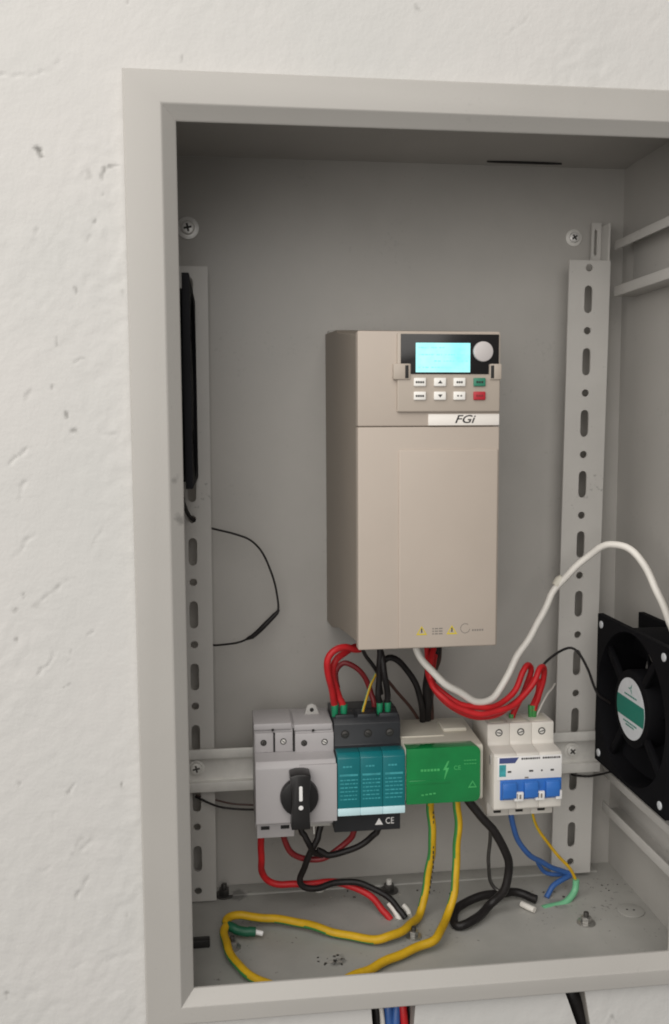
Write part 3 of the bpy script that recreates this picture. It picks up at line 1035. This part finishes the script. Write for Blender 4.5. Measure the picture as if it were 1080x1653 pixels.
# ================================================================ FANS
def make_fan(label, x_face, inward, y_c, z_c, size, thick, with_label, near):
    """Square axial fan. inward = direction its face looks along X."""
    k = size / 120.0
    fn = thing('axial_fan', label, 'fan', (x_face, y_c, z_c - size / 2), 'cooling fans')
    # local frame: a right, c up, depth d behind the face -> cabinet frame
    M4 = Matrix.Identity(4)
    M4[0][0], M4[0][1], M4[0][2] = 0, -inward, 0       # local y (behind the face) runs away from the inside
    M4[1][0], M4[1][1], M4[1][2] = inward, 0, 0
    M4[2][0], M4[2][1], M4[2][2] = 0, 0, 1
    M4 = Matrix.Translation((x_face, y_c, z_c)) @ M4
    h = size / 2
    f_ = MB()
    for y0, y1 in ((0, 4.5), (thick - 4.5, thick)):
        f_.holed(-h, h, -h, h, y0, y1, 0, 0, 114 * k, 114 * k, M4=M4, n=56)
    # barrel wall between the flanges
    v, fc = [], []
    n = 56
    for i in range(n):
        a = 2 * math.pi * i / n
        for r_, y in ((57.2 * k, 4.4), (57.2 * k, thick - 4.4), (59.6 * k, thick - 4.4), (59.6 * k, 4.4)):
            v.append((r_ * math.cos(a), y, r_ * math.sin(a)))
    for i in range(n):
        j = (i + 1) % n
        for q in range(4):
            fc.append((i * 4 + q, i * 4 + (q + 1) % 4, j * 4 + (q + 1) % 4, j * 4 + q))
    f_.raw(v, fc, M4=M4)
    f_.build('housing', 'fan_black', fn)
    hub = MB().cyl((0, 1.5, 0), (0, 1, 0), 29 * k, thick - 8, 48, b=1.5, M4=M4).build('hub', 'fan_black', fn)
    for q in range(4):
        a = math.radians(38 + 90 * q)
        r4 = M4 @ Matrix.Rotation(a, 4, 'Y')
        MB().box(27 * k, 58.5 * k, 2.0, 6.0, -3.0, 3.0, .8, M4=r4).build('strut', 'fan_black', fn)
    for q in range(5):
        v, fc = [], []
        for i in range(7):
            rr_ = (28 + 27.5 * i / 6) * k
            for j in range(5):
                a = 2 * math.pi * q / 5 + (j / 4) * .95 + .06 * i
                v.append((rr_ * math.cos(a), 10 + 19 * j / 4 * (1 - .25 * i / 6), rr_ * math.sin(a)))
        for i in range(6):
            for j in range(4):
                fc.append((i * 5 + j, i * 5 + j + 1, (i + 1) * 5 + j + 1, (i + 1) * 5 + j))
        nb = len(v)
        v += [(p[0], p[1] + 1.4, p[2]) for p in v]
        fc += [tuple(nb + x for x in reversed(g)) for g in fc[:24]]
        rim = [i * 5 for i in range(7)] + [30 + j for j in range(1, 5)] + [i * 5 + 4 for i in range(5, -1, -1)] + [j for j in range(3, 0, -1)]
        for i in range(len(rim)):
            a_, b_ = rim[i], rim[(i + 1) % len(rim)]
            fc.append((a_, b_, nb + b_, nb + a_))
        MB().raw(v, fc, M4=M4).build('blade', 'fan_black', fn)
    for sx_ in (-1, 1) if with_label else ():
        for sz_ in (-1, 1):
            s = MB()
            s.cyl((sx_ * 52.4 * k, .1, sz_ * 52.4 * k), (0, -1, 0), 3.0 * k, .9, 18, b=.25, M4=M4)
            s.build('corner_rivet', 'label_silver', fn)
    if with_label:
        lb = MB().cyl((0, 1.45, 0), (0, -1, 0), 23 * k, .35, 56, M4=M4).build('rating_label', 'label_silver', hub)
        g = MB()
        top, bot = 6.5, -8.5
        pts = [(math.sqrt(23 ** 2 - z * z) * .995 * k, z * k) for z in np.linspace(top, bot, 8)]
        g.prism('y', .95, 1.2, [(x, z) for x, z in pts] + [(-x, z) for x, z in reversed(pts)], M4=M4)
        for z, w_ in ((9.5, 10), (-11.2, 11), (-13.4, 7)):
            x = -w_
            while x < w_:
                q = random.uniform(1.2, 2.6)
                g.box(x, min(x + q, w_), .95, 1.2, z - .6, z + .6, M4=M4)
                x += q + .7
        for a in range(3):
            t4 = M4 @ Matrix.Translation((0, 0, 15)) @ Matrix.Rotation(math.radians(120 * a + 30), 4, 'Y')
            g.prism('y', .95, 1.2, [(-.7, .6), (.7, .6), (0, 4.4)], M4=t4)
        g.build('label_print', 'label_green', hub)
    return fn


make_fan('black axial fan on the right side panel with a round green and silver label', 350, -1, 57.5, -420, 119, 38.5, True, True)
make_fan('black axial fan edge-on behind the left of the frame, beside the upper rail', 36.4, 1, 80, -183, 134, 35, False, False)


# ================================================================ WIRES
def wire(name, label, pts, r, mats='w_black', cat='wire', stripe=None, twist=0.0, group=None, n=12, parent=None):
    b = MB().tube(pts, r * (.93 if r > 1.5 else 1), n=n, stripe=stripe, twist=twist)
    o = b.build(name, mats if isinstance(mats, list) else [mats], parent, angle=60)
    if parent is None:
        tag(o, label, cat, group)
    return o


def ferrule(parent, p, d, r=2.6, l=9, m='ferrule'):
    b = MB()
    b.cyl(p, d, r, l, 14, r2=r * .8, b=.3)
    return b.build('ferrule', m, parent)


# --- drive to surge protector
w = wire('red_wire', 'bright red wire arching from the drive bottom, outer of the pair on the left', [at(600, 1030, 112), at(578, 1047, 104), at(558, 1045, 98), at(541, 1050, 95), at(530, 1064, 95), at(531, 1092, 98), at(536, 1120, 104), at(541, 1142, 109)], 2.8, 'w_red')
ferrule(w, at(540.5, 1137, 108), (0, 0.05, -1), 2.9, 10)
w = wire('red_wire', 'bright red wire rising beside the arched red wire, inner of the pair', [at(585, 1040, 122), at(560, 1052, 112), at(541, 1066, 106), at(537, 1088, 106), at(546, 1118, 108), at(555, 1142, 109)], 2.8, 'w_red')
ferrule(w, at(555, 1137, 108), (0, 0.05, -1), 2.9, 10)
wire('brown_wire', 'dark brown-red wire arching behind the two red wires under the drive', [at(545, 1110, 130), at(541, 1084, 128), at(556, 1069, 126), at(578, 1079, 126), at(594, 1104, 128), at(602, 1130, 126), at(606, 1150, 120)], 2.3, 'w_darkred')
w = wire('black_wire', 'black wire dropping from the drive into the surge protector, left of the pair', [at(612, 1030, 105), at(614, 1055, 104), at(612, 1080, 105), at(610, 1110, 107), at(613, 1140, 109)], 2.6)
ferrule(w, at(613, 1134, 108), (0, 0.05, -1), 2.6, 10)
w = wire('black_wire', 'black wire dropping from the drive into the surge protector, right of the pair', [at(606, 1030, 108), at(617, 1060, 104), at(622, 1090, 103), at(624, 1115, 106), at(626, 1140, 109)], 2.6)
ferrule(w, at(626, 1133, 108), (0, 0.05, -1), 2.6, 10)
wire('black_wire', 'thin black wire slanting out from under the front corner of the drive', [at(580, 1035, 100), at(590, 1056, 103), at(601, 1072, 106), at(611, 1092, 112), at(616, 1120, 118)], 1.6)
wire('black_cable', 'thick black wire arching right under the drive down behind the rail', [at(614, 1082, 116), at(620, 1066, 116), at(632, 1060, 116), at(648, 1069, 118), at(664, 1092, 122), at(675, 1118, 126), at(682, 1150, 132), at(686, 1185, 142), at(688, 1230, 155)], 2.7)
wire('black_cable', 'thick black cable hanging from the drive bottom behind the green cover', [at(700, 1030, 105), at(703, 1055, 108), at(695, 1080, 116), at(690, 1110, 126), at(689, 1150, 136), at(689, 1185, 145), at(689, 1230, 156)], 4.2, cat='cable')
wire('brown_wire', 'brown wire beside the thick black cable at the drive bottom', [at(712, 1030, 112), at(708, 1060, 116), at(700, 1084, 122), at(697, 1120, 132), at(696, 1160, 142), at(696, 1225, 158)], 2.4, 'w_brown')
wire('brown_wire', 'thin brown wire slanting behind the black arch under the drive', [at(618, 1090, 130), at(632, 1106, 132), at(652, 1128, 136), at(672, 1156, 142), at(684, 1180, 150)], 1.3, 'w_brown')
wire('yellow_wire', 'short thin yellow-green wire entering the surge protector between black and red', [at(608, 1085, 120), at(598, 1108, 116), at(590, 1130, 112), at(585, 1152, 110)], 1.05, ['w_yellow', 'w_mint'], stripe=(0, 5))

# --- white cable from drive to front right
wire('white_cable', 'white cable looping from the drive bottom up over the right rail', [at(668, 1030, 88), at(675, 1052, 84), at(690, 1077, 80), at(712, 1099, 78), at(740, 1117, 80), at(768, 1131, 84), at(792, 1128, 90), at(810, 1106, 96), at(832, 1068, 100), at(855, 1026, 104), at(880, 982, 106), at(905, 941, 106), at(937, 906, 100), at(970, 885, 90), at(993, 880, 82), at(1016, 887, 74), at(1040, 914, 66), at(1062, 955, 58), at(1080, 1003, 52), at(1096, 1060, 48), at(1104, 1120, 50)], 2.9, 'w_white', 'cable')

# --- three red wires to the breaker
reds = [
    ('red wire of the sagging bundle that turns down into the left breaker pole', [at(706, 1030, 110), at(698, 1060, 100), at(694, 1094, 92), at(712, 1116, 86), at(744, 1137, 84), at(780, 1143, 86), at(812, 1133, 92), at(832, 1112, 98), at(845, 1086, 102), at(852, 1075, 106), at(857, 1083, 111), at(848, 1110, 113), at(834, 1138, 113), at(826, 1160, 113)]),
    ('red wire of the sagging bundle with the tall hairpin, entering the middle breaker pole', [at(714, 1030, 112), at(702, 1064, 104), at(697, 1102, 90), at(716, 1126, 82), at(748, 1147, 80), at(782, 1153, 82), at(816, 1144, 86), at(844, 1124, 92), at(863, 1100, 96), at(872, 1080, 101), at(878, 1080, 106), at(876, 1100, 110), at(868, 1125, 112), at(862, 1146, 113)]),
    ('lowest red wire of the sagging bundle, entering the right breaker pole', [at(690, 1030, 112), at(690, 1064, 104), at(692, 1092, 96), at(706, 1120, 90), at(734, 1143, 90), at(770, 1157, 92), at(806, 1151, 96), at(834, 1134, 102), at(852, 1112, 106), at(862, 1096, 110), at(868, 1102, 113), at(866, 1124, 114), at(864, 1146, 114)]),
]
for i, (lb, pts) in enumerate(reds):
    if i == 2:
        pts = pts[:-1] + [at(857, 1146, 114)]
    w = wire('red_wire', lb, pts, 2.5, 'w_red', group='red breaker wires')
    e = pts[-1]
    ferrule(w, (e[0], e[1], e[2] + 4), (0, 0, -1), 2.5, 10, 'w_green')
wire('white_wire', 'thin white wire slanting up from the breaker to the right rail', [at(866, 1155, 116), at(875, 1137, 120), at(886, 1118, 130), at(896, 1104, 152)], .8, 'w_white')
wire('black_wire', 'thin black fan wire arching over the right rail to the fan', [at(862, 1100, 112), at(876, 1075, 112), at(889, 1061, 115), at(906, 1050, 118), at(922, 1046, 118), at(936, 1056, 116), at(948, 1078, 114), at(957, 1102, 113), at(967, 1122, 112), at(985, 1135, 112)], 1.05)
wire('black_wire', 'thin black wire from the right rail slot under the fan corner', [at(922, 1250, 152), at(930, 1252, 149), at(950, 1253, 147), at(968, 1250, 140), at(985, 1246, 128)], .9)

# --- left thin wire with inline splice
w = wire('black_wire', 'thin black wire bowing out from the left rail with a thicker splice', [at(330, 851, 160), at(347, 854, 158), at(380, 862, 155), at(405, 872, 153), at(424, 894, 152), at(438, 925, 152), at(447, 956, 152), at(449, 985, 152), at(436, 1000, 153), at(413, 1021, 154), at(400, 1031, 155), at(382, 1038, 156), at(349, 1041, 159), at(332, 1041, 161)], .85)
MB().tube([at(450, 984, 152), at(444, 993, 152.4), at(424, 1012, 153), at(406, 1027, 154), at(398, 1032, 155)], 1.8, rr=[1.0, 1.9, 2.1, 1.9, 1.0]).build('splice_sleeve', 'w_black', w)
wire('black_wire', 'short black fan lead entering a round hole of the left rail', [at(294, 800, 120), at(299, 820, 136), at(306, 835, 146), at(312, 840, 151), at(316, 841, 158)], 1.7)
wire('black_wire', 'thin black wire from the left rail slot to the isolator, upper of two', [at(316, 1286, 153), at(326, 1291, 147), at(353, 1302, 143), at(380, 1306, 141), at(408, 1307, 138), at(420, 1307, 136)], .9)
wire('brown_wire', 'thin brown wire behind the isolator lead below the metal rail', [at(316, 1284, 156), at(340, 1290, 155), at(380, 1298, 153), at(425, 1300, 150)], .8, 'w_brown')

# --- below isolator and surge protector
wire('red_wire', 'red wire from the left isolator terminal, bending right along the cabinet floor', [at(421, 1335, 118), at(421, 1358, 118), at(422, 1385, 122), at(424, 1405, 127), at(432, 1421, 130), at(452, 1428, 130), at(484, 1428, 130), at(512, 1425, 130), at(540, 1424, 130), at(570, 1431, 127), at(596, 1447, 120), at(615, 1465, 112), at(631, 1485, 106)], 2.9, 'w_red')
wire('red_wire', 'dark red wire looping from the isolator to the surge protector underside', [at(458, 1335, 120), at(461, 1356, 121), at(470, 1376, 122), at(492, 1387, 123), at(522, 1385, 123), at(548, 1372, 122), at(566, 1352, 120), at(574, 1335, 118)], 2.6, 'w_darkred')
wire('black_wire', 'black wire leaving the isolator just below the knob, merging left', [at(484, 1332, 112), at(490, 1350, 110), at(500, 1366, 110), at(508, 1376, 114), at(520, 1380, 118)], 2.6)
wire('black_wire', 'black wire from the isolator crossing down to the red floor wire', [at(518, 1332, 114), at(512, 1352, 112), at(502, 1376, 111), at(493, 1400, 114), at(484, 1420, 118), at(490, 1431, 119), at(512, 1433, 120), at(545, 1424, 122), at(580, 1426, 122), at(612, 1440, 117), at(636, 1458, 112), at(655, 1482, 105)], 2.7)
wire('black_wire', 'black wire curving from the isolator up to the surge protector underside', [at(512, 1372, 116), at(532, 1379, 116), at(558, 1375, 116), at(584, 1364, 116), at(604, 1349, 114), at(612, 1335, 113)], 2.7)
wire('white_sleeve', 'white sleeve between red and black wire ends on the cabinet floor', [at(628, 1458, 116), at(638, 1471, 111), at(646, 1487, 106)], 2.6, 'w_white', 'sleeve')
wire('white_sleeve', 'short white sleeve right of the black wire end on the floor', [at(651, 1462, 116), at(658, 1470, 112), at(661, 1478, 108)], 2.4, 'w_white', 'sleeve')
wire('metal_wire', 'short bare bright wire end beside the isolator knob', [at(506, 1328, 108), at(507, 1340, 107), at(507, 1346, 107)], .7, 'zinc')

# --- yellow and green earth wires
wire('earth_wire', 'yellow earth wire with a green stripe hanging left below the green cover', [at(697, 1270, 110), at(696, 1300, 108), at(697, 1345, 108), at(695, 1388, 110), at(688, 1436, 108), at(676, 1474, 102), fl(655, 1500, 7), fl(620, 1515, 6), fl(585, 1514, 5), fl(548, 1507, 5), fl(487, 1491, 6), fl(430, 1481, 8), fl(392, 1478, 10), fl(370, 1481, 11), fl(364, 1489, 10), fl(372, 1498, 8)], 3.4,
     ['w_yellow', 'w_green'], 'earth wire', n=20, stripe=(-.8, .1, -.6, .35), group='earth wires')
wire('earth_wire', 'yellow earth wire with a green stripe hanging right below the green cover', [at(738, 1270, 106), at(737, 1300, 104), at(739, 1345, 103), at(737, 1395, 102), at(732, 1440, 96), at(722, 1480, 86), fl(705, 1511, 10), fl(672, 1531, 6), fl(630, 1549, 5), fl(592, 1565, 5), fl(545, 1588, 5), fl(490, 1600, 5), fl(440, 1592, 5), fl(405, 1575, 5), fl(380, 1553, 6), fl(366, 1528, 8), fl(362, 1505, 9), fl(368, 1490, 9)], 3.4,
     ['w_yellow', 'w_green'], 'earth wire', n=20, stripe=(-.8, .1, -.6, .3), group='earth wires')
_e = [o for o in bpy.data.objects if o.get('label', '').startswith('yellow earth wire with a green stripe hanging left')][0]
b = MB()
for k, v_ in enumerate(range(1312, 1446, 8)):
    p = at(699.5 - max(0, v_ - 1400) * .16, v_, 105.2)
    b.box(p[0] - .35, p[0] + .45, p[1] - .2, p[1] + .8, p[2] - random.uniform(.6, 1.5), p[2] + random.uniform(.5, 1.3))
b.build('wire_print', 'ink', _e)
lug = thing('earth_lug', 'green sleeved cable lug on the cabinet floor under the yellow loop', 'cable lug', fl(395, 1504, 0))
MB().tube([fl(368, 1494, 9), fl(382, 1500, 8), fl(398, 1503, 7), fl(412, 1504, 6)], 3.6).build('sleeve', 'lug_green', lug)
MB().tube([fl(411, 1504, 6), fl(420, 1506, 5.5), fl(424, 1507, 5)], 1.9).build('tip', 'white_mark', lug)

# --- black cable below the green cover
wire('black_cable', 'thick black cable coiling on the floor right of the earth wires', [at(745, 1270, 100), at(757, 1294, 96), at(776, 1318, 94), at(797, 1343, 94), at(815, 1370, 95), at(822, 1400, 97), at(814, 1432, 98), fl(793, 1461, 9), fl(764, 1486, 6), fl(742, 1494, 4.5), fl(731, 1487, 4.5), fl(737, 1470, 5), fl(760, 1454, 8), fl(792, 1443, 10), fl(826, 1440, 7), fl(850, 1446, 5), fl(866, 1452, 4)], 3.6, cat='cable')
wire('grey_wire', 'thin dark grey wire beside the coiled black cable under the breaker', [at(793, 1330, 104), at(792, 1352, 108), at(788, 1387, 112), at(790, 1416, 116), at(800, 1434, 116), at(812, 1442, 112)], 1.5, 'dark_steel')
wire('white_sleeve', 'white tag sleeve at the end of the coiled black cable', [fl(842, 1459, 3), fl(852, 1464, 3), fl(863, 1469, 3)], 2.6, 'w_white', 'sleeve')

# --- breaker outgoing
wire('blue_wire', 'blue wire from the breaker underside running to the right rail foot', [at(825, 1300, 112), at(827, 1324, 112), at(835, 1352, 114), at(852, 1378, 120), at(882, 1396, 128), at(908, 1407, 132), at(920, 1411, 132), at(908, 1417, 130), at(893, 1430, 126), at(882, 1449, 121)], 2.4, 'w_blue')
wire('blue_wire', 'short blue wire piece tucked behind the blue wire at the rail foot', [at(866, 1388, 140), at(878, 1408, 140), at(896, 1412, 138), at(914, 1410, 138)], 1.9, 'w_blue')
wire('earth_wire', 'thin yellow-green wire from the breaker looping past the right rail foot', [at(858, 1300, 114), at(862, 1322, 114), at(880, 1356, 116), at(901, 1382, 118), at(922, 1404, 120), at(931, 1424, 120), at(927, 1443, 118), at(903, 1460, 112), at(874, 1468, 107)], 1.3, ['w_yellow', 'w_mint'], 'earth wire', stripe=(0, 6), twist=.03)
wire('green_wire', 'pale green sleeved wire curving on the floor at the right rail foot', [at(930, 1420, 119), at(928, 1438, 118), at(915, 1453, 114), at(896, 1461, 111), at(876, 1467, 108)], 2.9, ['w_mint', 'w_yellow'], n=16, stripe=(0, -.3, -1, .75))

# --- cables leaving under the cabinet
under = [('black_cable', 'black wire at the left of the bundle under the cabinet', 606, 3.0, 'w_black', 8, 100), ('white_cable', 'white wire of the bundle under the cabinet', 616, 2.0, 'w_white', 4, 98),
         ('blue_cable', 'left blue wire of the bundle under the cabinet', 627, 3.3, 'w_blue', 1, 100), ('blue_cable', 'right blue wire of the bundle under the cabinet', 641, 3.3, 'w_blue', -3, 100),
         ('red_cable', 'red wire of the bundle under the cabinet', 654, 2.9, 'w_red', -6, 99), ('black_cable', 'black wire at the right of the bundle under the cabinet', 665, 2.4, 'w_black', -9, 101)]
for nm, lb, u, r, mk, dx, y in under:
    y = y - 78
    p = at(u, 1640, y)
    wire(nm, lb, [(p[0] - dx * .2, y + 30, -605), (p[0], y + 8, -610), (p[0] + dx * .1, y, -625), (p[0] + dx * .3, y, -650), (p[0] + dx * .4, y + 4, -690)][:4] + [(p[0] + dx * .35, y + 20, -663)], r, mk, 'cable', group='cables leaving under the cabinet')
p = at(924, 1606, 22)
q = at(944, 1653, 22)
wire('black_cable', 'thick black cable under the cabinet right of the coloured bundle', [(p[0] - 6, 46, -609), (p[0] - 2, 26, -612), q[:1] + (22, q[2]), (q[0] + 8, 24, -645), (q[0] + 12, 44, -663)], 6.6, 'w_black', 'cable')

# --- small things
clip = MB().tube([at(897, 946, 108), at(903, 938, 108), at(909, 934, 107)], 4.0, rr=[3.6, 4.2, 3.6])
tag(clip.build('cable_clip', ['cream']), 'small cream clip on the white cable at the right rail', 'clip')
random.seed(9)
b = MB()
for (u, v, n_, sp) in ((540, 1552, 26, 16), (630, 1440, 16, 14), (420, 1420, 14, 30), (880, 1440, 12, 40), (700, 1440, 12, 50), (980, 1430, 8, 30), (560, 1440, 10, 40)):
    c = fl(u, v, 0)
    for _ in range(n_):
        x, y = c[0] + random.gauss(0, sp * .3), c[1] + random.gauss(0, sp * .22)
        if 10 < x < 385 and 14 < y < 155:
            r = random.uniform(.3, .95)
            q = Matrix.Translation((x, y, FLOOR + r * .35)) @ Matrix.Rotation(random.uniform(0, 3), 4, 'Z') @ Matrix.Rotation(random.uniform(-.5, .5), 4, 'X')
            b.box(-r, r * random.uniform(.6, 1.6), -r * .7, r * .7, -r * .5, r * .5, mi=random.choice((0, 0, 1)), M4=q)
o = b.build('floor_debris', ['dark_steel', 'mortar'])
o['kind'] = 'stuff'
o['label'] = 'crumbs of grit and drill chips on the cabinet floor'
